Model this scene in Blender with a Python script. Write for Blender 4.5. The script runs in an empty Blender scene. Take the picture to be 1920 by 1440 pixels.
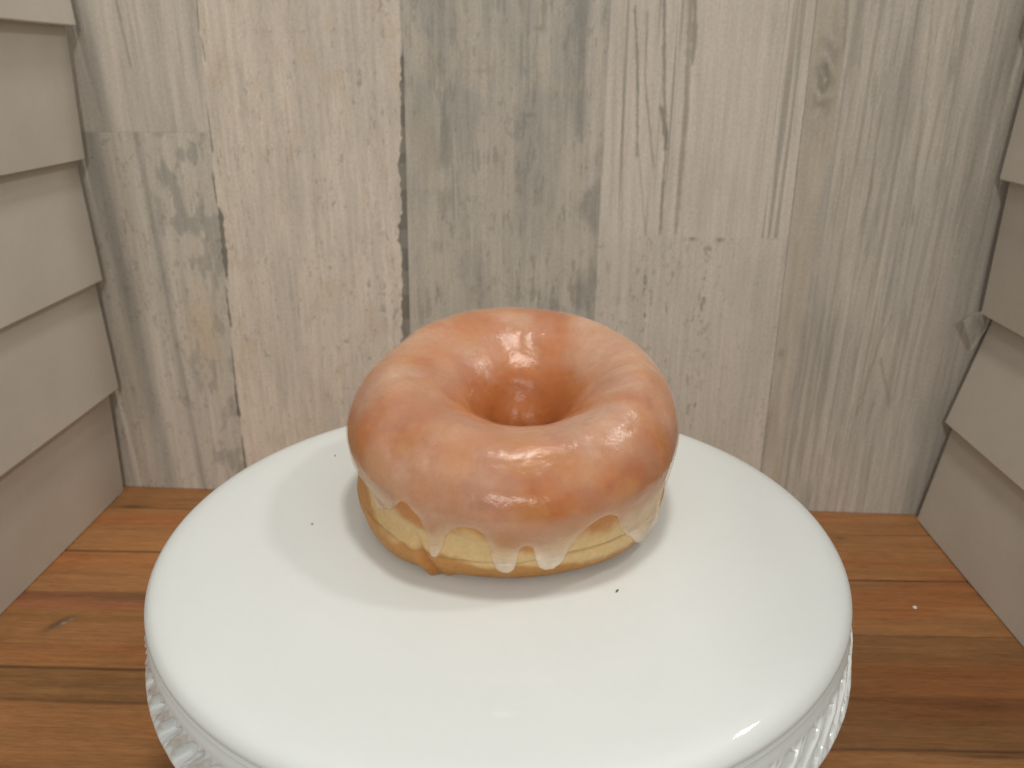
import bpy, math
import numpy as np

# ------------------------------------------------------------------ camera, world, lamps
S = 0.008                       # one layout unit = 8 mm
sc = bpy.context.scene
col = sc.collection

def V(x, y, z):
    return (x * S, y * S, z * S)

cam_d = bpy.data.cameras.new("camera")
cam = bpy.data.objects.new("camera", cam_d)
col.objects.link(cam)
from mathutils import Matrix, Vector
RT = Vector((0.99936167, 0.03566717, 0.0020237)).normalized()
FW = Vector((-0.03237042, 0.92804325, -0.37106317)).normalized()
UP = RT.cross(FW).normalized()
m = Matrix((RT, UP, -FW)).transposed().to_4x4()
m.translation = Vector(V(1.31283516, -24.87851649, 15.69662035))
cam.matrix_world = m
cam_d.sensor_width = 36
cam_d.lens = 36 * 1479.59 / 1920
cam_d.clip_start = 0.01
cam_d.clip_end = 20
cam_d.dof.use_dof = True
cam_d.dof.focus_distance = 26.0 * S
cam_d.dof.aperture_fstop = 22
sc.camera = cam

world = bpy.data.worlds.new("World")
sc.world = world
world.use_nodes = True
wb = world.node_tree.nodes["Background"]
# the room: bright ceiling, dimmer walls, dark warm below
wn = world.node_tree
_tc = wn.nodes.new('ShaderNodeTexCoord'); _sx = wn.nodes.new('ShaderNodeSeparateXYZ'); _cr = wn.nodes.new('ShaderNodeValToRGB')
_mr = wn.nodes.new('ShaderNodeMapRange'); _mr.inputs[1].default_value = -1; _mr.inputs[2].default_value = 1
wn.links.new(_tc.outputs['Generated'], _sx.inputs[0]); wn.links.new(_sx.outputs['Z'], _mr.inputs[0]); wn.links.new(_mr.outputs[0], _cr.inputs[0])
_e = _cr.color_ramp.elements
_e[0].position = .40; _e[0].color = (.11, .085, .06, 1)
_e[1].position = .75; _e[1].color = (.50, .485, .46, 1)
_m = _e.new(.52); _m.color = (.30, .285, .262, 1)
wn.links.new(_cr.outputs[0], wb.inputs[0])
wb.inputs[1].default_value = 1.0

def area(name, loc, target, w, h, power, colr=(1, 0.96, 0.885), spread=180):
    d = bpy.data.lights.new(name, 'AREA')
    d.shape = 'RECTANGLE'
    d.size = w * S
    d.size_y = h * S
    d.energy = power
    d.color = colr
    d.spread = math.radians(spread)
    o = bpy.data.objects.new(name, d)
    col.objects.link(o)
    o.location = V(*loc)
    dr = Vector(target) - Vector(loc)
    o.rotation_euler = dr.to_track_quat('-Z', 'Y').to_euler()
    return o

area("ceiling_lamp_over_counter", (9, 3, 124), (0, 2, 0), 14, 14, 3.4)
area("ceiling_lamp_right", (84, 26, 112), (0, 2, 0), 12, 12, 2.1)
area("ceiling_lamp_front_left", (-31, -250, 125), (0, 10, 2), 9, 14, 9.2)
area("ceiling_lamp_front_right", (36, -250, 125), (0, 10, 2), 12, 14, 8.2)
area("far_ceiling_lamp", (-6, 118, 122), (0, 0, 0), 4.5, 1.0, 0.004)

sc.view_settings.view_transform = 'Standard'
sc.view_settings.look = 'None'
sc.view_settings.gamma = 1
sc.view_settings.use_curve_mapping = False
sc.view_settings.exposure = -0.1

# ------------------------------------------------------------------ helpers
rng = np.random.default_rng(7)

def vnoise(x, y, seed=0):
    """smooth value noise, arrays in, about 0..1"""
    r = np.random.default_rng(seed)
    T = r.random((256, 256))
    xi = np.floor(x).astype(int); yi = np.floor(y).astype(int)
    fx = x - xi; fy = y - yi
    fx = fx * fx * (3 - 2 * fx); fy = fy * fy * (3 - 2 * fy)
    a = T[xi & 255, yi & 255]; b = T[(xi + 1) & 255, yi & 255]
    c = T[xi & 255, (yi + 1) & 255]; d = T[(xi + 1) & 255, (yi + 1) & 255]
    return (a * (1 - fx) + b * fx) * (1 - fy) + (c * (1 - fx) + d * fx) * fy

def fbm(x, y, seed=0, octv=4, gain=0.5):
    s = 0; a = 1; n = 0
    for k in range(octv):
        s = s + a * vnoise(x * 2 ** k + 17.3 * k, y * 2 ** k + 5.1 * k, seed + k)
        n += a; a *= gain
    return s / n

def vnoise3(p, f, seed, octv=3):
    """3-D value noise, about 0..1"""
    r = np.random.default_rng(seed); T = r.random((64, 64, 64)).astype(np.float32)
    tot = 0; am = 1.0; n = 0
    q = p.reshape(-1, 3) * f + 50.3
    for k in range(octv):
        g = q * 2 ** k + 11.7 * k
        i = np.floor(g).astype(np.int32); w = g - i; w = w * w * (3 - 2 * w)
        i &= 63; j = (i + 1) & 63
        x0, y0, z0 = i.T; x1, y1, z1 = j.T; a, b, c = w.T
        v = ((T[x0, y0, z0] * (1 - a) + T[x1, y0, z0] * a) * (1 - b) + (T[x0, y1, z0] * (1 - a) + T[x1, y1, z0] * a) * b) * (1 - c) \
            + ((T[x0, y0, z1] * (1 - a) + T[x1, y0, z1] * a) * (1 - b) + (T[x0, y1, z1] * (1 - a) + T[x1, y1, z1] * a) * b) * c
        tot = tot + am * v; n += am; am *= .5
    return (tot / n).reshape(p.shape[:-1])

def sm(a, b, x):
    t = np.clip((x - a) / (b - a), 0, 1)
    return t * t * (3 - 2 * t)

def grid_mesh(name, P, colour=None, closed_u=False, closed_v=False, attrs=None, flip=False):
    """P: (nu, nv, 3) array in layout units"""
    nu, nv, _ = P.shape
    me = bpy.data.meshes.new(name)
    iu = np.arange(nu if closed_u else nu - 1); iv = np.arange(nv if closed_v else nv - 1)
    A, B = np.meshgrid(iu, iv, indexing='ij')
    A2 = (A + 1) % nu; B2 = (B + 1) % nv
    q = np.stack([A * nv + B, A2 * nv + B, A2 * nv + B2, A * nv + B2], -1).reshape(-1, 4)
    if flip:
        q = q[:, ::-1]
    me.vertices.add(nu * nv)
    me.vertices.foreach_set("co", (P.reshape(-1, 3) * S).astype(np.float32).ravel())
    me.loops.add(q.size)
    me.loops.foreach_set("vertex_index", q.astype(np.int32).ravel())
    me.polygons.add(len(q))
    me.polygons.foreach_set("loop_start", (np.arange(len(q)) * 4).astype(np.int32))
    me.polygons.foreach_set("loop_total", np.full(len(q), 4, np.int32))
    me.update(calc_edges=True)
    me.polygons.foreach_set("use_smooth", np.ones(len(q), bool))
    if colour is not None:
        a = me.color_attributes.new("tone", 'FLOAT_COLOR', 'POINT')
        cc = np.ones((nu * nv, 4), np.float32); cc[:, :3] = colour.reshape(-1, 3)
        a.data.foreach_set("color", cc.ravel())
    for k, v in (attrs or {}).items():
        a = me.attributes.new(k, 'FLOAT', 'POINT')
        a.data.foreach_set("value", v.astype(np.float32).ravel())
    return me

def link(name, me, mat, parent=None, **props):
    o = bpy.data.objects.new(name, me)
    col.objects.link(o)
    if me is not None and mat is not None:
        me.materials.append(mat)
    if parent is not None:
        o.parent = parent
    for k, v in props.items():
        o[k] = v
    return o

def srgb(r, g, b):
    f = lambda c: (c / 255 / 12.92) if c / 255 <= 0.04045 else ((c / 255 + 0.055) / 1.055) ** 2.4
    return np.array([f(r), f(g), f(b)])

class NT:
    def __init__(s, name):
        s.m = bpy.data.materials.new(name); s.m.use_nodes = True
        s.t = s.m.node_tree; s.n = s.t.nodes; s.n.clear()
        s.out = s.n.new('ShaderNodeOutputMaterial')
    def add(s, typ, **kw):
        nd = s.n.new(typ)
        for k, v in kw.items():
            if k.startswith('i_'):
                key = k[2:].replace('_', ' ')
                nd.inputs[key].default_value = v
            else:
                setattr(nd, k, v)
        return nd
    def lk(s, a, b):
        s.t.links.new(a, b)
    def coords(s, scale):
        tc = s.add('ShaderNodeTexCoord'); mp = s.add('ShaderNodeMapping')
        mp.inputs['Scale'].default_value = scale
        s.lk(tc.outputs['Object'], mp.inputs['Vector'])
        return mp.outputs[0]
    def noise(s, vec, scale, detail=4, rough=0.6):
        n = s.add('ShaderNodeTexNoise'); n.inputs['Scale'].default_value = scale
        n.inputs['Detail'].default_value = detail; n.inputs['Roughness'].default_value = rough
        s.lk(vec, n.inputs['Vector'])
        return n.outputs['Fac']
    def rng(s, f, a, b, c, d):
        r = s.add('ShaderNodeMapRange'); r.inputs[1].default_value = a; r.inputs[2].default_value = b
        r.inputs[3].default_value = c; r.inputs[4].default_value = d
        s.lk(f, r.inputs[0]); return r.outputs[0]
    def math(s, op, a, b):
        n = s.add('ShaderNodeMath', operation=op)
        for i, x in enumerate((a, b)):
            if hasattr(x, 'default_value'): s.lk(x, n.inputs[i])
            else: n.inputs[i].default_value = x
        return n.outputs[0]
    def scale_col(s, c, f):
        n = s.add('ShaderNodeVectorMath', operation='SCALE')
        s.lk(c, n.inputs[0]); s.lk(f, n.inputs['Scale']); return n.outputs[0]
    def bump(s, h, strength, dist):
        b = s.add('ShaderNodeBump'); b.inputs['Strength'].default_value = strength
        b.inputs['Distance'].default_value = dist * S
        s.lk(h, b.inputs['Height']); return b.outputs[0]
    def bsdf(s, **kw):
        b = s.add('ShaderNodeBsdfPrincipled')
        for k, v in kw.items():
            inp = b.inputs[k.replace('_', ' ')]
            if hasattr(v, 'links') and hasattr(v, 'node'): s.lk(v, inp)
            else: inp.default_value = v
        return b

# ------------------------------------------------------------------ materials
def mat_wall():
    t = NT('printed_weathered_planks')
    a = t.add('ShaderNodeAttribute', attribute_name='tone')
    v = t.coords((1 / S * 3.0, 1, 1 / S * 0.16))
    n = t.noise(v, 1.0, 5, 0.65)
    f = t.rng(n, 0.25, 0.75, 0.85, 1.13)
    v2 = t.coords((1 / S * 9, 1, 1 / S * 6))
    n2 = t.noise(v2, 1.0, 3, 0.6)
    f2 = t.rng(n2, 0.2, 0.8, 0.86, 1.13)
    c = t.scale_col(a.outputs['Color'], t.math('MULTIPLY', f, f2))
    b = t.bsdf(Base_Color=c, Roughness=0.52, Specular_IOR_Level=0.35, Normal=t.bump(n, 0.12, 0.05))
    t.lk(b.outputs[0], t.out.inputs[0]); return t.m

def mat_wood():
    t = NT('oiled_butcher_block')
    a = t.add('ShaderNodeAttribute', attribute_name='tone')
    v = t.coords((1 / S * 0.22, 1 / S * 4.5, 1))
    n = t.noise(v, 1.0, 6, 0.7)
    v2 = t.coords((1 / S * 1.2, 1 / S * 14, 1))
    n2 = t.noise(v2, 1.0, 4, 0.7)
    f = t.math('MULTIPLY', t.rng(n, 0.25, 0.75, 0.76, 1.22), t.rng(n2, 0.3, 0.7, 0.76, 1.16))
    c = t.scale_col(a.outputs['Color'], f)
    r = t.rng(n, 0.3, 0.7, 0.36, 0.5)
    b = t.bsdf(Base_Color=c, Roughness=r, Specular_IOR_Level=0.3, Normal=t.bump(n2, 0.2, 0.04))
    t.lk(b.outputs[0], t.out.inputs[0]); return t.m

def mat_siding():
    t = NT('greige_painted_clapboard')
    v = t.coords((1 / S * 2.5,) * 3)
    n = t.noise(v, 1.0, 5, 0.7)
    v2 = t.coords((1 / S * 0.25,) * 3)
    n2 = t.noise(v2, 1.0, 3, 0.5)
    f = t.math('MULTIPLY', t.rng(n, 0.2, 0.8, 0.965, 1.035), t.rng(n2, 0.25, 0.75, 0.95, 1.05))
    rgb = t.add('ShaderNodeRGB'); rgb.outputs[0].default_value = (0.56, 0.52, 0.455, 1)
    c = t.scale_col(rgb.outputs[0], f)
    v3 = t.coords((1 / S * 7,) * 3)
    b = t.bsdf(Base_Color=c, Roughness=0.5, Specular_IOR_Level=0.35, Normal=t.bump(t.noise(v3, 1, 3, .6), 0.12, 0.03))
    t.lk(b.outputs[0], t.out.inputs[0]); return t.m

def mat_ceramic():
    t = NT('white_glazed_ceramic')
    v = t.coords((1 / S * 0.35,) * 3)
    n = t.noise(v, 1.0, 2, 0.5)
    v2 = t.coords((1 / S * 3,) * 3)
    f = t.math('MULTIPLY', t.rng(n, 0.2, 0.8, 0.985, 1.015), t.rng(t.noise(v2, 1, 3, .6), .2, .8, .99, 1.01))
    rgb = t.add('ShaderNodeRGB'); rgb.outputs[0].default_value = (0.748, 0.785, 0.78, 1)
    c = t.scale_col(rgb.outputs[0], f)
    b = t.bsdf(Base_Color=c, Roughness=0.42, Specular_IOR_Level=0.3, Coat_Weight=0.55, Coat_Roughness=0.05,
               Normal=t.bump(n, 0.06, 0.3))
    t.lk(b.outputs[0], t.out.inputs[0]); return t.m

def mat_dough():
    t = NT('fried_yeast_dough')
    a = t.add('ShaderNodeAttribute', attribute_name='tone')
    v = t.coords((1 / S * 5,) * 3)
    n = t.noise(v, 1.0, 5, 0.7)
    v2 = t.coords((1 / S * 16,) * 3)
    n2 = t.noise(v2, 1.0, 3, 0.6)
    c = t.scale_col(a.outputs['Color'], t.rng(n, 0.25, 0.75, 0.88, 1.1))
    h = t.math('ADD', n, t.math('MULTIPLY', n2, 0.5))
    b = t.bsdf(Base_Color=c, Roughness=0.5, Specular_IOR_Level=0.3, Subsurface_Weight=0.5, Subsurface_Scale=0.45 * S,
               Normal=t.bump(h, 0.35, 0.05))
    b.inputs['Subsurface Radius'].default_value = (1.0, 0.5, 0.2)
    t.lk(b.outputs[0], t.out.inputs[0]); return t.m

def mat_glaze():
    t = NT('translucent_sugar_glaze')
    a = t.add('ShaderNodeAttribute', attribute_name='film')
    v = t.coords((1 / S * 3.5,) * 3)
    n = t.noise(v, 1.0, 4, 0.6)
    v2 = t.coords((1 / S * 13,) * 3)
    n2 = t.noise(v2, 1.0, 3, 0.6)
    # tiny sugar flecks, denser film
    vo = t.add('ShaderNodeTexVoronoi'); vo.inputs['Scale'].default_value = 1.0
    t.lk(t.coords((1 / S * 5.5,) * 3), vo.inputs['Vector'])
    fleck = t.rng(vo.outputs['Distance'], 0.07, 0.16, 0.14, 0.0)
    al = t.math('MULTIPLY', a.outputs['Fac'], t.rng(n, 0.25, 0.75, 0.86, 1.12))
    al = t.math('ADD', al, t.math('MULTIPLY', fleck, a.outputs['Fac']))
    cl = t.add('ShaderNodeClamp'); t.lk(al, cl.inputs[0]); al = cl.outputs[0]
    h = t.math('ADD', t.math('MULTIPLY', n, 1.0), t.math('MULTIPLY', n2, 0.35))
    nm = t.bump(h, 0.34, 0.06)
    di = t.add('ShaderNodeBsdfDiffuse'); ca = t.add('ShaderNodeAttribute', attribute_name='cream')
    cmx = t.add('ShaderNodeMix', data_type='RGBA'); cmx.inputs['A'].default_value = (0.86, 0.635, 0.48, 1); cmx.inputs['B'].default_value = (0.95, 0.86, 0.70, 1)
    t.lk(ca.outputs['Fac'], cmx.inputs['Factor']); t.lk(cmx.outputs['Result'], di.inputs[0]); t.lk(nm, di.inputs['Normal'])
    tl = t.add('ShaderNodeBsdfTranslucent'); tl.inputs[0].default_value = (0.95, 0.72, 0.52, 1)
    m0 = t.add('ShaderNodeMixShader'); m0.inputs[0].default_value = 0.2
    t.lk(di.outputs[0], m0.inputs[1]); t.lk(tl.outputs[0], m0.inputs[2])
    tr = t.add('ShaderNodeBsdfTransparent')
    m1 = t.add('ShaderNodeMixShader'); t.lk(al, m1.inputs[0]); t.lk(tr.outputs[0], m1.inputs[1]); t.lk(m0.outputs[0], m1.inputs[2])
    gl = t.add('ShaderNodeBsdfGlossy'); gl.inputs['Color'].default_value = (1, 1, 1, 1)
    gl.inputs['Roughness'].default_value = 0.21; t.lk(nm, gl.inputs['Normal'])
    fr = t.add('ShaderNodeFresnel'); fr.inputs['IOR'].default_value = 1.42; t.lk(nm, fr.inputs['Normal'])
    ga = t.add('ShaderNodeAttribute', attribute_name='gloss')
    m2 = t.add('ShaderNodeMixShader'); t.lk(t.math('MINIMUM', t.math('MULTIPLY', fr.outputs[0], ga.outputs['Fac']), .16), m2.inputs[0]); t.lk(m1.outputs[0], m2.inputs[1]); t.lk(gl.outputs[0], m2.inputs[2])
    t.lk(m2.outputs[0], t.out.inputs[0]); return t.m

def mat_plain(name, c, rough=0.5, var=0.2, scale=6, **kw):
    t = NT(name)
    rgb = t.add('ShaderNodeRGB'); rgb.outputs[0].default_value = (*c, 1)
    n = t.noise(t.coords((1 / S * scale,) * 3), 1, 3, .6)
    cc = t.scale_col(rgb.outputs[0], t.rng(n, .25, .75, 1 - var, 1 + var))
    b = t.bsdf(Base_Color=cc, Roughness=rough, **kw)
    t.lk(b.outputs[0], t.out.inputs[0]); return t.m

# ------------------------------------------------------------------ back wall (printed plank panel)
WA = np.array([-25.926, 20.112]); WT = np.array([0.99949, -0.03206]); WN = np.array([0.03206, 0.99949])

def wall_pt(X, Z, off=0.0):
    """point of the back wall; off is towards the camera"""
    return np.stack([WA[0] + WT[0] * X - WN[0] * off, WA[1] + WT[1] * X - WN[1] * off, Z + 0 * X], -1)

def polyline_mask(X, Z, pts, w, jit=0.25, seed=3, soft=0.25):
    """dark crack following points ordered from top to bottom; w one width or one per point"""
    pts = sorted(pts, key=lambda q: q[1])
    zz = np.array([q[1] for q in pts]); xx = np.array([q[0] for q in pts])
    ww = np.array([q[2] if len(q) > 2 else w for q in pts])
    cx = np.interp(Z, zz, xx); cw = np.interp(Z, zz, ww)
    ln = (fbm(Z * 2.3, Z * 0 + 3.3, seed, 3) - 0.5)
    cx = cx + ln * jit * .45
    cw = cw * (0.45 + 0.9 * fbm(Z * 3.1, Z * 0 + 9.1, seed + 5, 3))
    inside = (Z > zz[0]) & (Z < zz[-1])
    end = sm(zz[0] - .1, zz[0] + .3, Z) * (1 - sm(zz[-1] - .3, zz[-1] + .1, Z))
    d = np.abs(X - cx) - cw / 2
    return np.where(inside, 1 - sm(-soft * 0.25, soft * 0.22, d), 0) * end

def wall_colours(X, Z):
    sh = X.shape
    C = np.zeros(sh + (3,))
    e1 = 8.69 + .032 * Z; e2 = 19.48 + .024 * Z; e3 = 30.46 + .0087 * Z; e4 = 41.0 - .0125 * Z
    cream = np.array([0.58, 0.505, 0.42]); light = np.array([0.525, 0.465, 0.395]); taupe = np.array([0.42, 0.38, 0.32])
    grey = np.array([0.385, 0.362, 0.318]); dark = np.array([0.13, 0.12, 0.10]); amber = np.array([0.50, 0.40, 0.28])
    tan = np.array([0.42, 0.365, 0.29])
    streak = fbm(X * 1.6, Z * 0.10, 11, 4)          # long vertical streaks
    fine = fbm(X * 7.0, Z * 0.18, 21, 3)
    blot = fbm(X * 0.55, Z * 0.22, 31, 4)
    blob = fbm(X * 1.5, Z * 0.8, 41, 4)
    speck = fbm(X * 4.6, Z * 2.0, 51, 4, .62)
    cluster = fbm(X * 0.6, Z * 0.35, 61, 2)
    def mix(c, a, k):
        return c * (1 - k[..., None]) + a * k[..., None]
    def flecks(c, thr, k=0.55, colr=dark * 1.8):
        f = sm(thr - .03, thr + .09, speck + 0.16 * (cluster - .5))
        return mix(c, colr, f * k)
    # plank A upper
    a = np.broadcast_to(light, sh + (3,)).copy()
    a = mix(a, taupe, sm(.45, .75, streak) * .75)
    a = mix(a, dark * 2.2, sm(.62, .72, fine) * .35 * sm(4.6, 6.2, X))
    a = mix(a, grey * .9, np.exp(-((X - 3.0) / .9) ** 2) * .6)
    a = mix(a, dark * 1.7, polyline_mask(X, Z, [(4.95, 19.5), (5.1, 17.5), (5.2, 15.6)], .12, .1, 5) * .6)
    # plank A lower
    b = np.broadcast_to(taupe * 1.1, sh + (3,)).copy()
    b = mix(b, light, sm(.5, .7, streak) * .6)
    b = mix(b, grey * .85, sm(.52, .68, blob) * sm(5.2, 6.4, X + .06 * Z) * .85)
    b = mix(b, grey * .75, np.exp(-((X - 2.6 + .05 * (Z - 5)) / .6) ** 2) * .75)
    b = mix(b, light * .95, np.exp(-((X - 3.9 + .02 * (Z - 5)) / .55) ** 2) * .6)
    b = mix(b, grey * .72, np.exp(-((X - 5.1 + .03 * (Z - 4)) / .22) ** 2) * .7 * (.5 + blob))
    b = mix(b, amber, np.exp(-((X - 7.0) / 1.0) ** 2 - ((Z - 1.0) / 2.6) ** 2) * .65)
    b = flecks(b, .66, .4)
    A = np.where((Z > 12.42)[..., None], a, b)
    # plank B
    B = np.broadcast_to(cream, sh + (3,)).copy()
    B = mix(B, light * .9, sm(.45, .8, blot) * .6)
    B = mix(B, amber * 1.0, sm(.58, .74, blob) * .36)
    B = mix(B, taupe, sm(.62, .74, fbm(X * 6, Z * 1.2, 131, 3)) * .35)
    B = flecks(B, .73, .42, dark * 2.2)
    B = flecks(B, .70 - .05 * np.exp(-((X - e2 + 1.2) / .8) ** 2) + .03 * sm(0, 3, np.abs(X - e2 + 1.0)), .25)
    # plank C
    Cc = np.broadcast_to(taupe, sh + (3,)).copy()
    Cc = mix(Cc, grey * .82, sm(.42, .66, blot * .6 + streak * .4) * .8)
    Cc = mix(Cc, light * .85, sm(.56, .74, fbm(X * .7, Z * .2, 71, 4)) * .65)
    Cc = mix(Cc, grey * .62, sm(.56, .70, blob * .55 + fine * .45) * .55)
    Cc = mix(Cc, dark * 1.9, sm(.66, .74, fbm(X * 2.6, Z * .55, 81, 4, .65)) * .55)
    band = np.exp(-((X - 29.25) / .28) ** 2) * sm(11.5, 13.5, Z)
    Cc = mix(Cc, grey * .6, band * .75)
    Cc = mix(Cc, light * .95, np.exp(-((X - 29.95) / .25) ** 2) * sm(3, 12, Z) * .8)
    pt = sm(-.2, .7, X - (30.3 - 1.3 * np.exp(-((Z - 8.6) / 1.1) ** 2) - 1.2 * np.exp(-((Z - 3.8) / 2.0) ** 2)) + .9 * (blob - .5)) * (Z < 12)
    Cc = mix(Cc, grey * .62, pt * .65 * (.5 + fine))
    for (kx, kz) in ((26.6, 13.4), (24.2, 15.6), (27.1, 17.6)):
        Cc = mix(Cc, dark * 1.7, np.exp(-((X - kx) / .35) ** 2 - ((Z - kz) / .14) ** 2) * .5)
    Cc = flecks(Cc, .67, .42)
    Cc = mix(Cc, tan * 1.05, sm(.55, .72, fbm(X * .9, Z * .5, 141, 3)) * .45)
    # plank D upper
    D = np.broadcast_to(light, sh + (3,)).copy()
    D = mix(D, light * .86, sm(.4, .8, blot) * .6)
    lines = sm(.60, .72, fbm(X * 5.2, Z * .07, 91, 2)) * (sm(30.5, 31.2, X) * (1 - sm(34, 34.9, X)) + sm(38.6, 39.6, X))
    D = mix(D, dark * 1.9, lines * .62)
    for pts, w_, k_ in ((((31.85, 18.7), (32.2, 15.2), (32.4, 11.2)), .13, .8), (((32.5, 18.5), (32.6, 15), (33.2, 11.4), (33.3, 10.6)), .11, .65),
                        (((33.25, 19.5), (33.6, 14.4), (33.9, 12.3), (33.9, 7.1)), .17, .75), (((33.5, 14.0), (33.8, 12.6), (33.9, 11.6)), .26, .8),
                        (((31.4, 16.4), (31.8, 7.2)), .10, .35), (((32.4, 12), (33.1, 7.2)), .09, .5), (((31.0, 19), (31.1, 8)), .07, .3),
                        (((36.7, 19), (36.9, 9)), .07, .2)):
        D = mix(D, dark * 1.5, polyline_mask(X, Z, pts, w_, .22, int(w_ * 1000 + pts[0][0]), .3) * k_)
    D = mix(D, tan * .72, polyline_mask(X, Z, [(34.55, 19.8), (34.8, 13.5), (34.75, 7.1)], .30, .12, 15, .4) * .8)
    D = mix(D, dark * 1.2, polyline_mask(X, Z, [(34.75, 19.8, .22), (34.95, 16.6, .3), (34.9, 15.8, .1)], .2, .25, 25) * .6)
    # plank D lower
    E_ = np.broadcast_to(light * .97, sh + (3,)).copy()
    E_ = mix(E_, taupe, sm(.5, .7, blot) * .35)
    for cx_ in (33.3, 34.7, 36.5):
        E_ = mix(E_, dark * 1.8, sm(.60, .68, speck) * np.exp(-((X - cx_ + .6 * (blob - .5)) / .38) ** 2) * .62 * sm(7.0, 6.2, Z))
    E_ = flecks(E_, .69, .35)
    for kx, kz in ((37.2, 6.95), (40.0, 7.2), (35.7, 7.0)):
        E_ = mix(E_, dark * 1.6, np.exp(-((X - kx) / .2) ** 2 - ((Z - kz) / .16) ** 2) * .8)
    D = np.where((Z > 7.08)[..., None], D, E_)
    # strip + plank E
    F = np.broadcast_to(light * .84, sh + (3,)).copy()
    F = mix(F, grey * .9, sm(.35, .65, blot) * .6)
    F = mix(F, taupe * .72, sm(.5, .68, fbm(X * 4.4, Z * .11, 101, 4)) * .75)
    F = mix(F, dark * 2, sm(.64, .72, fbm(X * 6.5, Z * .3, 103, 4, .6)) * .4)
    F = mix(F, light * .92, sm(.54, .7, fbm(X * 4.6, Z * .16, 111, 3)) * .5)
    F = mix(F, grey * .8, sm(47.5, 50, X) * .35)
    for pts, w_, k_ in ((((46.3, 19), (46.9, 12), (47.0, 9.2), (46.8, 7.6)), .11, .45), (((44.4, 19), (44.9, 9)), .12, .3), (((47.2, 3.0), (46.7, 1.0), (46.2, -3.5)), .16, .5),
                        (((46.9, .4), (47.7, -1.8), (48.0, -2.9)), .2, .45), (((47.0, -2.2), (46.9, -5)), .14, .4), (((47.2, 9.0), (47.3, 7.8)), .22, .5)):
        F = mix(F, dark * 1.7, polyline_mask(X, Z, pts, w_, .35, int(w_ * 1000 + pts[0][0] * 3), .3) * k_)
    st = (1 - sm(.0, .25, X - (42.15 + .012 * Z + .25 * (vnoise(Z * .6, Z * 0, 5) - .5))))
    st_c = np.broadcast_to(tan * .97, sh + (3,)).copy()
    st_c = mix(st_c, light * .85, sm(.5, .7, fbm(X * 2, Z * .4, 121, 3)) * .5)
    kn = np.exp(-((X - 41.65) / .55) ** 2 - ((Z - 15.2) / 2.1) ** 2)
    sw = .5 + .5 * np.sin(np.hypot((X - 41.7) * 1.2, (Z - 15.2) * .75) * 7 + 11 * blob)
    st_c = mix(st_c, dark * 1.3, np.clip(kn * (.15 + .75 * sw * (.3 + speck)), 0, .8))
    st_c = mix(st_c, dark * 2, np.exp(-((X - 41.4 - .05 * Z) / .15) ** 2) * sm(-2, -4, Z) * .5)
    st_c = mix(st_c, dark * 1.6, np.exp(-((X - 41.35) / .2) ** 2 - ((Z - .4) / .3) ** 2) * .6)
    st_c = mix(st_c, dark * 2, polyline_mask(X, Z, [(42.15, 19.5), (42.4, 16.5)], .2, .2, 44) * .7)
    F = mix(F, st_c, st)
    C = np.where((X < e1)[..., None], A, np.where((X < e2)[..., None], B, np.where((X < e3)[..., None], Cc, np.where((X < e4)[..., None], D, F))))
    # seams
    s1 = [[(9.35, 20.5, .06), (9.23, 17.45, .07)], [(9.27, 17.32, .05), (9.36, 15.95, .07)], [(9.08, 14.02, .04), (9.09, 12.65, .07), (9.1, 11.24, .1)],
          [(8.9, 10.52, .07), (8.94, 8.5, .10)], [(8.94, 8.45, .2), (9.07, 8.0, .28), (9.0, 6.8, .34), (8.98, 5.5, .40), (8.93, 4.4, .2), (8.89, 4.13, .08)],
          [(8.78, 3.81, .08), (8.77, 1.17, .16)], [(8.63, -.02, .07), (8.56, -2.3, .09), (8.5, -3.5, .2), (8.52, -4.45, .3), (8.54, -4.81, .1)], [(8.5, -5.93, .08), (8.45, -8.5, .2)]]
    for i, p_ in enumerate(s1):
        C = mix(C, dark * .95, polyline_mask(X, Z, p_, .1, .12, 200 + i, .12) * .85)
    # ragged seam 2: straight right edge, torn left edge
    wz = np.interp(Z, [-9, -5, 1.6, 4, 6, 7.5, 8.1, 9.2, 10.2, 10.8, 12, 13.5, 15, 16.3, 16.9, 21], [.5, .5, .48, .42, .4, .52, .25, .34, .3, .42, .22, .22, .17, .12, .02, .05])
    wz = wz * (.75 + .55 * fbm(Z * 2.1, Z * 0 + 2, 301, 3)) + .12 * (vnoise(Z * 5, Z * 0, 305) - .5)
    right = e2 + .12
    k = (1 - sm(-.01, .05, X - right)) * sm(-.03, .04, X - (right - wz))
    C = mix(C, (dark * .85) + (taupe - dark) * .35 * (vnoise(Z * .9, Z * 0, 307) > .45)[..., None] * .6, k * .85 * (Z < 16.9))
    C = mix(C, dark * 1.6, k * .4 * (Z >= 16.9))
    C = mix(C, dark * 1.3, polyline_mask(X, Z, [(e4_, z_) for e4_, z_ in ((40.72, 21), (40.9, 8), (41.0, 0), (41.1, -9))], .07, .04, 400, .12) * .7)
    C = mix(C, dark * 2, (1 - sm(.02, .08, np.abs(X - e3))) * .25)
    C = mix(C, dark * 2.4, (1 - sm(.02, .07, np.abs(Z - 12.42))) * .3 * (X < e1))
    return np.clip(C * np.array([1.215, 1.24, 1.275]), .02, .87)

wx = np.arange(-3.0, 55.0, .055); wz_ = np.arange(-10.0, 25.0, .075)
XX, ZZ = np.meshgrid(wx, wz_, indexing='ij')
cols = wall_colours(XX, ZZ)
Pw = wall_pt(XX, ZZ)
back = grid_mesh('plank_wall', Pw, cols, flip=False)
wall = link('plank_wall', back, mat_wall(), label='weathered whitewashed vertical plank panel behind the cake stand', category='wall')
solid = wall.modifiers.new('thick', 'SOLIDIFY'); solid.thickness = 0.8 * S; solid.offset = -1

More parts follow.
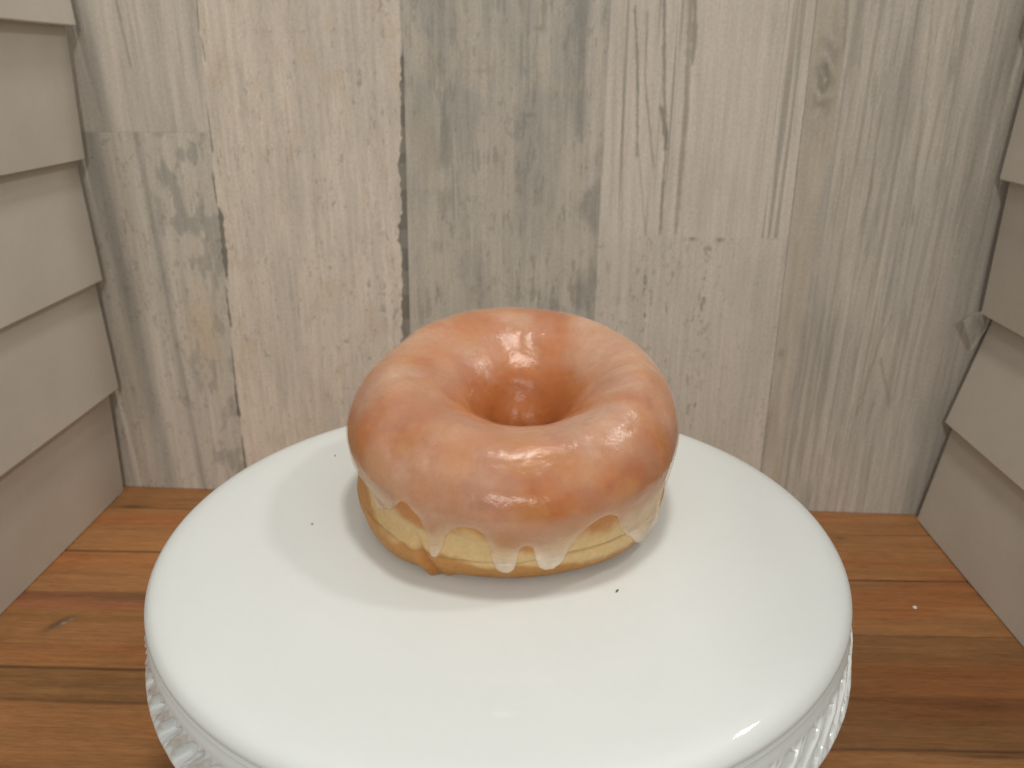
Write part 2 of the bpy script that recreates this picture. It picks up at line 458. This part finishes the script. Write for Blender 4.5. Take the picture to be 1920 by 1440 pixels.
# ------------------------------------------------------------------ wooden counter
def counter():
    xs = np.arange(-34, 34.01, .22); ys = np.arange(-16, 21.5, .055)
    X, Y = np.meshgrid(xs, ys, indexing='ij')
    wob = .10 * (fbm(X * .12, X * 0 + 1, 500, 2) - .5)
    def strips(edges, tones, Y):
        out = np.zeros(X.shape + (3,)); e = [-99] + edges + [99]
        for i in range(len(tones)):
            mk = ((Y >= e[i]) & (Y < e[i + 1]))[..., None]
            out = np.where(mk, np.array(tones[i]), out)
        return out
    o = lambda k, r=0.315, g=0.148, b=0.056: (r * k, g * k, b * k)
    skew = .015 * (X + 22)
    YL = Y + wob - skew * 0.6
    YR = Y + wob - .02 * (X - 20)
    L = strips([-6.0, -1.9, 1.25, 3.3, 7.4, 8.9, 12.7, 17.4], [o(.78), o(1.0), o(1.05), o(.80, .30), o(.94), o(1.02, .31, .125), o(1.16), o(1.18), o(1.02)], YL)
    R = strips([-4.2, 0.0, 2.9, 7.03, 9.4, 11.55, 16.05], [o(.85), o(.95), o(.64), o(.72), o(1.0), o(.92), o(1.0), o(1.03)], YR)
    left = (X < 0)
    C = np.where(left[..., None], L, R)
    grain = fbm(X * .16, Y * 2.2, 520, 4, .6)
    C = C * (0.80 + .42 * grain)[..., None]
    red = sm(.5, .75, fbm(X * .1, Y * .5, 530, 3))[..., None]
    C = C * (1 + red * np.array([.05, -.12, -.2]))
    def seam(YY, y0, w):
        return np.exp(-((YY - y0) / w) ** 2)
    k = np.where(left, seam(YL, 12.7, .09) + seam(YL, 3.3, .09) + .45 * seam(YL, 1.25, .13) + .3 * seam(YL, 17.4, .10) + .35 * seam(YL, 8.7, .35) + .8 * seam(YL, -6., .09),
                 seam(YR, 11.55, .09) + .9 * seam(YR, 0., .09) + .35 * seam(YR, 7.03, .07) + .4 * seam(YR, 16.05, .09) + .25 * seam(YR, 2.9, .2) + .8 * seam(YR, -9, .09))
    k = np.maximum(k, 0.6 * seam(X + 0 * Y, 0.0, .12))
    k = k * (.65 + .5 * fbm(X * .5, Y * .2, 540, 3))
    C = C * (1 - .72 * np.clip(k, 0, 1))[..., None]
    # grey worn smear, dent, dark knots
    def spot(C, x, y, sx, sy, c, a, ang=0.0):
        dx, dy = X - x, Y - y
        u = dx * math.cos(ang) + dy * math.sin(ang); v = -dx * math.sin(ang) + dy * math.cos(ang)
        g = (np.exp(-(u / sx) ** 2 - (v / sy) ** 2) * a)[..., None]
        return C * (1 - g) + np.array(c) * g
    C = spot(C, -19, 8.6, 4.5, .45, (.10, .065, .035), .55)
    C = spot(C, -22.3, 6.35, .75, .24, (.05, .035, .025), .85, .95)
    C = spot(C, -22.08, 6.45, .38, .10, (.32, .26, .2), .9, .95)
    C = spot(C, -24.0, 17.6, 1.0, .16, (.06, .03, .015), .6)
    C = spot(C, -19.6, 17.2, .8, .14, (.06, .03, .015), .5)
    C = spot(C, 21, 2.4, 2.2, .25, (.07, .025, .012), .4)
    C = spot(C, 20.0, -.25, 2.5, .14, (.03, .015, .01), .6)
    for q in ((16.2, 15.6), (17.9, 15.5), (19.3, 15.7), (17.0, 15.2)):
        C = spot(C, q[0], q[1], .35, .12, (.07, .03, .015), .6)
    Zt = -10.0 - .05 * np.clip(k, 0, 1) * 1.0 + .02 * (grain - .5)
    return grid_mesh('wooden_counter', np.stack([X, Y, Zt], -1), np.clip(C, .005, .8))
cnt = link('wooden_counter', counter(), mat_wood(), label='orange brown butcher block counter of glued wood boards under the cake stand', category='countertop')
cm = cnt.modifiers.new('thick', 'SOLIDIFY'); cm.thickness = 2.5 * S; cm.offset = -1

# ------------------------------------------------------------------ clapboard side walls
def siding(name, rows, side, label):
    """rows: (X bottom, Z bottom, X top, Z top) on the back wall plane; boards run towards the camera"""
    import bmesh
    bm = bmesh.new()
    y_front = -13.0
    sg = 1 if side == 'left' else -1
    for r, (xb, zb, xt, zt) in enumerate(rows):
        # section points, outer face first; thickness away from the scene
        dx, dz = xt - xb, zt - zb
        L = math.hypot(dx, dz); ux, uz = dx / L, dz / L
        ext = .8
        T = .42
        tw = -sg
        sec = [(xb + tw * .05, zb - .0), (xb, zb + .06), (xt + ux * ext, zt + uz * ext), (xt + ux * ext + tw * T, zt + uz * ext), (xb + tw * T, zb + 0.0)]
        ny = 26
        rows_v = []
        for j in range(ny):
            s = j / (ny - 1)
            vs = []
            for (x, z) in sec:
                base = wall_pt(np.array(x + sg * .34), np.array(z), .6)
                y = base[1] * (1 - s) + y_front * s
                wv = .05 * math.sin(s * 5 + r * 2.1 + (0 if sg > 0 else 1.3)) * s
                if z - zb < .1:
                    wv += .03 * math.sin(s * 11 + r)
                    x_ = base[0] + wv * sg
                else:
                    x_ = base[0]
                vs.append(bm.verts.new((x_ * S, y * S, (z + wv * .5) * S)))
            rows_v.append(vs)
        n = len(sec)
        for j in range(ny - 1):
            for i in range(n):
                a, b = rows_v[j][i], rows_v[j][(i + 1) % n]
                c, d = rows_v[j + 1][(i + 1) % n], rows_v[j + 1][i]
                bm.faces.new((a, b, c, d) if sg > 0 else (d, c, b, a))
        bm.faces.new(rows_v[0] if sg < 0 else rows_v[0][::-1])
        bm.faces.new(rows_v[-1][::-1] if sg < 0 else rows_v[-1])
    # sheathing behind the boards
    x0 = (-1.5 if side == 'left' else 52.6 + 1.0)
    w = .7
    base = wall_pt(np.array(x0), np.array(0.), .03)
    xs = sorted([base[0], base[0] - sg * w])
    vv = [bm.verts.new((x * S, y * S, z * S)) for x in xs for y in (y_front, base[1] - .1) for z in (-9.99, 24.5)]
    for f in ((0, 1, 3, 2), (4, 6, 7, 5), (0, 4, 5, 1), (2, 3, 7, 6), (0, 2, 6, 4), (1, 5, 7, 3)):
        bm.faces.new([vv[i] for i in f])
    bmesh.ops.recalc_face_normals(bm, faces=bm.faces)
    me = bpy.data.meshes.new(name); bm.to_mesh(me); bm.free()
    o = link(name, me, SIDING, label=label, category='wall')
    bv = o.modifiers.new('bevel', 'BEVEL'); bv.width = .035 * S; bv.segments = 2; bv.limit_method = 'ANGLE'; bv.angle_limit = math.radians(40)
    return o
SIDING = mat_siding()
siding('siding_wall', [(0.0, -10.0, .32, -3.24), (1.01, -2.75, .87, 3.81), (1.32, 4.08, 1.17, 10.74), (1.69, 10.97, 2.02, 17.58), (2.64, 17.71, 2.3, 24.3)],
       'left', 'greige overlapping clapboard side wall left of the cake stand, without any tape')
siding('siding_wall', [(51.02, -10.0, 51.86, -3.85), (51.41, -3.45, 52.65, 2.68), (52.02, 3.16, 51.9, 10.12), (51.36, 10.39, 51.6, 17.2), (50.9, 17.4, 51.2, 24.3)],
       'right', 'greige overlapping clapboard side wall right of the cake stand, with a clear plastic tab at its edge')

# ------------------------------------------------------------------ clear plastic tab on the right wall's edge
def tab():
    import bmesh
    bm = bmesh.new()
    pts = [((50.45, 2.95), 1.3), ((51.25, 3.35), .95), ((52.35, 3.42), .5), ((52.2, 2.3), .5), ((51.55, 1.1), .7), ((51.0, 2.05), 1.05)]
    f, b = [], []
    for (x, z), off in pts:
        p = wall_pt(np.array(x), np.array(z), off); q = wall_pt(np.array(x), np.array(z), off - .05)
        f.append(bm.verts.new(p * S)); b.append(bm.verts.new(q * S))
    n = len(pts)
    for tri in ((0, 1, 5), (1, 4, 5), (1, 2, 3), (1, 3, 4)):
        bm.faces.new([f[i] for i in tri]); bm.faces.new([b[i] for i in tri[::-1]])
    for i in range(n):
        bm.faces.new((f[i], b[i], b[(i + 1) % n], f[(i + 1) % n]))
    bmesh.ops.recalc_face_normals(bm, faces=bm.faces)
    me = bpy.data.meshes.new('plastic_tab'); bm.to_mesh(me); bm.free()
    t = NT('cloudy_clear_plastic')
    tr = t.add('ShaderNodeBsdfTransparent'); tr.inputs[0].default_value = (.93, .93, .9, 1)
    b_ = t.bsdf(Base_Color=(.72, .71, .66, 1), Roughness=.25)
    n_ = t.noise(t.coords((1 / S * 1.3,) * 3), 1, 2, .5)
    mx = t.add('ShaderNodeMixShader'); t.lk(t.rng(n_, .3, .7, .18, .5), mx.inputs[0])
    t.lk(tr.outputs[0], mx.inputs[1]); t.lk(b_.outputs[0], mx.inputs[2]); t.lk(mx.outputs[0], t.out.inputs[0])
    link('plastic_tab', me, t.m, label='small cloudy clear plastic tab sticking out from the edge of the right clapboards', category='plastic tab')
tab()

# ------------------------------------------------------------------ cake stand
CER = mat_ceramic()
def catmull(P, n):
    P = np.array(P, float); out = []
    for i in range(len(P) - 1):
        p0 = P[max(i - 1, 0)]; p1 = P[i]; p2 = P[i + 1]; p3 = P[min(i + 2, len(P) - 1)]
        for k in range(n):
            t = k / n
            out.append(.5 * ((2 * p1) + (-p0 + p2) * t + (2 * p0 - 5 * p1 + 4 * p2 - p3) * t * t + (-p0 + 3 * p1 - 3 * p2 + p3) * t ** 3))
    out.append(P[-1]); return np.array(out)

def lathe(prof, n=360):
    th = np.linspace(0, 2 * np.pi, n, endpoint=False)
    return np.stack([prof[:, 0][:, None] * np.cos(th), prof[:, 0][:, None] * np.sin(th), prof[:, 1][:, None] + 0 * th], -1)

stand = link('cake_stand', None, None, label='round white glazed ceramic cake stand with a twisted rope rim, carrying the donut', category='cake stand')
stand.location = V(0, .28, -10)
stand.scale = (1.03, 1.0, 1.0)
plate_p = catmull([(.02, -.02), (2, -.02), (4, -.02), (6, -.015), (8, -.01), (9.4, 0), (10.3, -.005), (10.85, -.02), (11.3, -.07), (11.65, -.20), (11.84, -.40), (11.88, -.58), (11.78, -.68),
                   (11.85, -.75), (11.88, -.82), (11.78, -.91), (11.78, -1.0), (11.3, -1.1), (9, -1.1), (5, -1.1), (.02, -1.1)], 8)
pm = grid_mesh('plate', lathe(plate_p, 480) + np.array([0, 0, 10]), closed_v=True, flip=True)
link('plate', pm, CER, stand)

# rope rim: swept relief band hanging under the plate edge
nth = 2400; vv_ = np.linspace(0, 1, 70)
th = np.linspace(0, 2 * np.pi, nth, endpoint=False)
Vv, Th = np.meshgrid(vv_, th, indexing='ij')
zr = -.92 - 2.1 * Vv
base_r = np.interp(vv_, [0, .05, .10, .22, .40, .62, .84, .93, 1], [11.76, 11.83, 11.90, 11.98, 12.06, 12.08, 12.14, 12.20, 12.0])[:, None] + 0 * Th
N_ = 62
lean = .55 * np.sin((Vv - .5) * np.pi)
ph = Th * N_ / (2 * np.pi) + lean
cell = ph - np.floor(ph)
env = sm(.14, .30, Vv) * (1 - sm(.80, .92, Vv))
# each cell: a teardrop hollow with two slim strands crossing it
hc = .5 + .10 * np.sin((Vv - .5) * 5)
wid = .38 * sm(.16, .34, Vv) * (1 - .55 * sm(.5, .86, Vv))
hollow = 1 - sm(.55, 1.05, np.abs(cell - .30) / (wid + 1e-3) )
strand1 = np.exp(-((cell - .46 - .10 * (Vv - .5)) / .075) ** 2)
strand2 = np.exp(-((cell - .70 + .16 * (Vv - .5)) / .085) ** 2)
gr = np.exp(-((cell - .585) / .04) ** 2)
ridge = np.exp(-((np.minimum(cell, 1 - cell)) / .12) ** 2)
h = np.minimum(env * (-.10 - .34 * hollow + .14 * strand1 + .13 * strand2 - .14 * gr + .10 * ridge), .02)
h = h + .02 * (fbm(Th * 30, Vv * 3, 600, 2) - .5)
rr = base_r + h
outer = np.stack([rr * np.cos(Th), rr * np.sin(Th), zr], -1)
inner_r = np.linspace(11.3, 10.9, 6)[:, None] + 0 * th
inner_z = np.linspace(-3.02, -1.05, 6)[:, None] + 0 * th
inner = np.stack([inner_r * np.cos(th), inner_r * np.sin(th), inner_z], -1)
rim = grid_mesh('rope_rim', np.concatenate([outer, inner], 0) + np.array([0, 0, 10]), closed_u=True, closed_v=True, flip=True)
link('rope_rim', rim, CER, stand)
ped_p = catmull([(.02, -1.12), (4.2, -1.2), (3.0, -2.2), (2.0, -3.2), (1.7, -4.6), (2.0, -6.2), (2.9, -7.6), (4.6, -8.7), (6.2, -9.3), (6.6, -9.7), (6.5, -9.97), (6.0, -9.98), (.02, -9.9)], 6)
ped = grid_mesh('pedestal', lathe(ped_p, 120) + np.array([0, 0, 10]), closed_v=True, flip=True)
link('pedestal', ped, CER, stand)

# ------------------------------------------------------------------ donut
DC = np.array([.39, 3.0]); YS = 1.13; TI = .12
PROF = [(2.3, 0), (4.85, 0), (5.55, .3), (5.84, 1.0), (5.84, 1.7), (6.12, 2.7), (6.2, 3.5), (5.8, 4.5), (4.75, 5.27), (3.5, 5.12), (2.28, 4.32), (1.56, 3.35), (1.25, 2.4), (1.08, 1.4), (1.25, .5), (2.3, 0)]
SUB = 30
prof = catmull(PROF, SUB)[:-1]
nt = len(prof); nphi = 1500
tt = np.arange(nt) / SUB
phi = np.linspace(0, 2 * np.pi, nphi, endpoint=False)
TT, PH = np.meshgrid(tt, phi, indexing='ij')
PD = np.degrees(PH)
def gau(x, c, w):
    return np.exp(-((x - c) / w) ** 2)
def gph(c, w):
    d = (PD - c + 180) % 360 - 180
    return np.exp(-(d / w) ** 2)
R0 = prof[:, 0][:, None] + 0 * PH; Z0 = prof[:, 1][:, None] + 0 * PH
def place(R, Z):
    z = Z + TI * YS * R * np.sin(PH) * np.clip(Z / 5, 0, 1)
    w = sm(7.0, 10.0, TT) * (1 - sm(13.5, 15.5, TT))          # the hole sits a little right of centre
    return np.stack([DC[0] + R * np.cos(PH) + .34 * w, DC[1] + R * np.sin(PH) * YS - .12 * w, z - .14 * gau(TT, 8.9, 1.2) * gph(270, 50)], -1)
P = place(R0, Z0)
def normals(P):
    du = np.roll(P, -1, 0) - np.roll(P, 1, 0); dv = np.roll(P, -1, 1) - np.roll(P, 1, 1)
    n = np.cross(dv, du); n /= np.linalg.norm(n, axis=-1, keepdims=True) + 1e-9
    mid = place(4.0 + 0 * R0, 2.6 + 0 * R0)
    s = np.sign((n * (P - mid)).sum(-1)); s = 1 if s.mean() > 0 else -1
    return n * s
Nn = normals(P)
flr = sm(0, .5, P[..., 2])                    # keep the base flat
d = .30 * (vnoise3(P, .36, 700, 2) - .5) * flr + .06 * (vnoise3(P, 1.1, 720, 2) - .5) * flr + .015 * (vnoise3(P, 3.5, 740) - .5)
d += .04 * (vnoise3(P, 1.7, 755, 2) - .5) * sm(5.5, 6.5, TT)
d += -.15 * gau(TT, 4.3, .35) * gph(195, 40) + .10 * gau(TT, 3.0, .8) * gph(200, 35)                                  # waist under the left bulge
d += .06 * gau(TT, 3.6, .9)                                                 # soft equator
d += .22 * gau(TT, 2.2, 1.0) * gph(222, 22)
d += .16 * gau(TT, 2.6, 1.3) * gph(232, 30) + .10 * gau(TT, 2.8, 1.4) * gph(318, 35)
wav = .22 * (fbm(PH * 5, PH * 0 + 2, 760, 3) - .5) + .35 * gph(300, 25) - .1 * gph(262, 15)
d += -.05 * gau(TT, 3.3 + wav, .08) * (.35 + .9 * fbm(PH * 9, PH * 0, 770, 2))   # crease in the pale ring
fold = PD - (238 + 3.8 * (4.2 - TT))                                         # torn fold, front left
d += (.07 * gau(fold, -2.5, 2.4) - .13 * gau(fold, 1.2, 1.3)) * gau(TT, 2.9, 1.0)
d += .17 * gau(TT, 1.9, .45) * gph(244.5, 2.2) + .12 * gau(TT, 1.8, .4) * gph(249, 2.5)
d += .10 * gau(TT, 10.4, .5) * gph(95, 25) - .10 * gau(TT, 11.2, .5) * gph(92, 40)
d += .18 * gau(TT, 12.0, .7) * gph(85, 25)
d += .05 * gau(TT, 5.6, 1.1) * gph(203, 24) - .08 * gau(TT, 6.8, .8) * gph(232, 14) + .07 * gau(TT, 8.0, 1.2) * gph(320, 30)
d += -.07 * gau(TT, 7.3, .25) * gph(243, 4) + .05 * gau(TT, 7.1, .3) * gph(250, 6)
P = P + Nn * d[..., None]
P[..., 2] = np.maximum(P[..., 2], 0.012)

# own colours of the dough: golden base crust, pale ring, browned top
nz = vnoise3(P, .8, 800); nz2 = vnoise3(P, 2.6, 820)
crust_lo = np.array([.44, .205, .06]); crust_mid = np.array([.50, .25, .08]); pale = np.array([.66, .47, .235]); top = np.array([.54, .185, .04]); top_dk = np.array([.38, .085, .035])
def mixc(a, b, k):
    return a * (1 - k[..., None]) + b * k[..., None]
Tn = TT + .9 * (nz - .5) + .4 * (nz2 - .5)
Cd = np.broadcast_to(crust_lo, P.shape).copy()
Cd = mixc(Cd, crust_mid, sm(1.6, 2.9, Tn))
lo = 3.05 - .25 * gph(275, 13) + 1.25 * gph(198, 18) - .45 * gph(300, 22); hi = 4.5 - .75 * gph(275, 13) - .3 * gph(246, 5) + .5 * gph(212, 28) - .1 * gph(300, 20)
Cd = mixc(Cd, pale, sm(0, .45, Tn - lo))
Cd = mixc(Cd, np.array([.50, .215, .06]), sm(-.2, .7, Tn - hi))
Cd = mixc(Cd, top, sm(.8, 2.0, Tn - hi))
Cd = mixc(Cd, top_dk, sm(.46, .66, vnoise3(P, .75, 860)) * sm(5, 6, TT) * .42)
Cd = mixc(Cd, np.array([.55, .24, .05]), sm(.54, .66, vnoise3(P, .9, 880)) * sm(5, 6, TT) * .5)
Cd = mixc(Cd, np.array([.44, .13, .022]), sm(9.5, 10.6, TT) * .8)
Cd = mixc(Cd, np.array([.45, .24, .07]), sm(12.4, 13.4, Tn) * .8)
crease = gau(TT, 3.3 + wav, .07)
Cd = mixc(Cd, np.array([.36, .24, .10]), crease * .35 * (.3 + 1.2 * fbm(PH * 7, PH * 0, 775, 2)))
Cd = mixc(Cd, np.array([.42, .15, .035]), gau(fold, 1.2, 1.5) * gau(TT, 2.7, .8) * .7)
Cd = mixc(Cd, crust_lo * .8, sm(.55, .7, nz2) * (1 - sm(2.6, 3.2, TT)) * .5)

donut = link('donut', None, None, label='puffy glazed ring donut with translucent sugar glaze dripping down its pale middle', category='donut')
donut.location = V(DC[0], DC[1], 0)
off = np.array([DC[0], DC[1], 0])
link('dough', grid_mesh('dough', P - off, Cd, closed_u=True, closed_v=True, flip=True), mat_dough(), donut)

# glaze: a film over the top whose lower edge follows drips
E = [(-6, 5.0), (0, 4.9), (10, 5.1), (25, 4.4), (34, 5.0), (55, 4.7), (70, 3.9), (78, 4.6), (95, 5.1), (112, 4.0), (122, 4.8), (140, 5.1), (150, 4.3), (160, 4.9), (180, 5.1), (190, 4.95), (200, 4.75),
     (208, 4.5), (214, 4.2), (219, 3.9), (223, 4.1), (227, 4.5), (231, 4.75), (235, 5.3), (237.5, 5.75), (239.5, 5.8), (242, 5.5), (243.6, 5.2), (244.3, 4.5), (244.9, 3.75), (245.8, 3.3), (247.2, 3.12), (248.8, 3.3), (250, 3.85), (251, 4.4),
     (254, 4.85), (257, 5.17), (261, 5.2), (263.5, 4.9), (264.6, 4.4), (265.5, 3.6), (266.8, 3.0), (268.6, 2.76), (271.0, 2.7), (272.8, 2.95), (273.8, 3.55), (274.6, 4.15), (276.5, 4.35), (278.4, 4.2), (279.1, 3.6),
     (280.3, 2.98), (282.4, 2.7), (285.6, 2.72), (288.2, 3.15), (290, 3.75), (291.4, 4.2), (294, 4.8), (298, 5.25), (301.5, 5.33), (304.5, 5.05), (307, 4.4), (311, 3.55), (315, 2.9), (320, 2.3), (324, 2.0), (327, 2.2),
     (329.5, 3.2), (332, 4.2), (336, 4.8), (343, 5.05), (354, 5.0)]
ea = np.array([q[0] for q in E]) ; et = np.array([q[1] for q in E])
tb = np.interp((np.degrees(phi) + 6) % 360 - 6, ea, et)
kk = np.exp(-np.linspace(-2, 2, 7) ** 2); kk /= kk.sum()
tb = np.convolve(np.concatenate([tb[-3:], tb, tb[:3]]), kk, 'valid')
# distance to the edge in layout units, searched on a window of columns
arc = np.concatenate([[0], np.cumsum(np.linalg.norm(np.diff(prof, axis=0), axis=1))])
arc_t = lambda t: np.interp(t, tt, arc)
ab = arc_t(tb); dphi = 2 * np.pi / nphi
signed = np.full(TT.shape, 9.0)
A_ = arc[:, None] + 0 * PH
for k in range(-22, 23):
    sh_b = np.roll(ab, -k)[None, :]
    dx = k * dphi * 5.9
    # vertical run of the edge between neighbouring columns
    nb = np.roll(ab, -k - 1)[None, :]
    lo_, hi_ = np.minimum(sh_b, nb), np.maximum(sh_b, nb)
    dy = np.where(A_ < lo_, lo_ - A_, np.where(A_ > hi_, A_ - hi_, 0))
    signed = np.minimum(signed, np.hypot(dx, dy))
inside = A_ > ab[None, :]
sd = np.where(inside, signed, -signed)
thick = .05 + .03 * (vnoise3(P, 1.0, 900) - .5)
tipk = 1 - sm(3.2, 4.9, TT)
thick = thick + .04 * tipk + .035 * np.exp(-(sd / .35) ** 2) * (1 - sm(5.5, 6.5, TT))
w_ = .14 + .08 * tipk
prof_e = np.sqrt(np.clip(1 - (1 - np.clip(sd / w_, 0, 1)) ** 2, 0, 1))
h_ = np.where(sd > 0, thick * prof_e, np.clip(sd * 1.2, -.05, 0)) - .004
fade_in = 1 - sm(12.9, 13.4, TT)
h_ = h_ * fade_in - .05 * (1 - fade_in)
Nd = normals(P)
# smooth dough detail under the film
Pg = P + Nd * (h_ + .01 * (sd > 0))[..., None]
f1 = sm(.30, .70, vnoise3(P * np.array([1, .8, 1]), .50, 920, 2)); f2 = vnoise3(P, 1.3, 940, 2)
strk = fbm(PH * 4.2 + .25 * TT, TT * .45, 930, 3)
film = .12 + .25 * f1 + .22 * (f2 - .5) + .40 * (strk - .5) * sm(5, 6.5, TT) * (1 - sm(8.6, 9.8, TT))
film += .12 * gau(TT, 8.6, 1.3)                       # pooled on the crown
film += .36 * (1 - sm(3.1, 4.5, TT)) + .16 * np.exp(-((sd - .1) / .22) ** 2) * (1 - sm(5.5, 6.6, TT))
film -= .34 * sm(9.2, 10.6, TT)
film += .20 * gau(TT, 10.9, .35) * gph(92, 26)
film -= .45 * gau(TT, 5.9, .9) * gph(205, 13)         # nearly bare patch at the left bulge
film -= .14 * gau(TT, 6.6, .5) * gph(268, 30)
rgt = np.abs(np.sin(PH * 3.3 + TT * .9 + 2 * nz))
film += .09 * (rgt ** 6) * sm(6, 7, TT)
film = np.clip(film, .05, .82) * sm(-.04, .05, sd)
gloss = 1 - .65 * sm(9.9, 10.8, TT)
keep = (tt >= 1.5) & (tt <= 13.5)
gm = grid_mesh('glaze', (Pg - off)[keep], closed_v=True, attrs={'film': film[keep], 'gloss': gloss[keep], 'cream': (1 - sm(3.3, 4.7, TT))[keep]}, flip=True)
link('glaze', gm, mat_glaze(), donut)

# ------------------------------------------------------------------ crumbs
def crumb(name, loc, size, mat, seed, label, **props):
    import bmesh
    bm = bmesh.new(); bmesh.ops.create_icosphere(bm, subdivisions=2, radius=1)
    r = np.random.default_rng(seed)
    for v in bm.verts:
        k = 1 + .35 * (r.random() - .5)
        v.co = Vector((v.co.x * size[0] * k, v.co.y * size[1] * k, v.co.z * size[2] * k)) * S
    me = bpy.data.meshes.new(name); bm.to_mesh(me); bm.free()
    o = link(name, me, mat, label=label, category='crumb', **props)
    o.location = V(loc[0], loc[1], loc[2] + size[2] * .8); o.rotation_euler = (0, 0, seed)
    return o
dk = mat_plain('dark_crumb', (.12, .085, .06)); wh = mat_plain('sugar_crumb', (.75, .68, .58))
br = mat_plain('tan_crumb', (.52, .40, .27))
crumb('crumb', (3.99, -3.53, 0), (.085, .03, .02), dk, 1, 'tiny dark crumb on the plate in front of the donut, right side', group='crumbs on the plate')
crumb('crumb', (-7.47, 5.61, 0), (.055, .04, .03), br, 2, 'tiny tan crumb on the plate left of the donut, near the back edge', group='crumbs on the plate')
crumb('crumb', (-6.96, .07, 0), (.05, .04, .03), br, 3, 'tiny tan crumb on the plate left of the donut, at its front', group='crumbs on the plate')
crumb('sugar_crumb', (20.85, 9.23, -10), (.13, .09, .06), wh, 5, 'small white sugar crumb on the wood boards right of the cake stand')
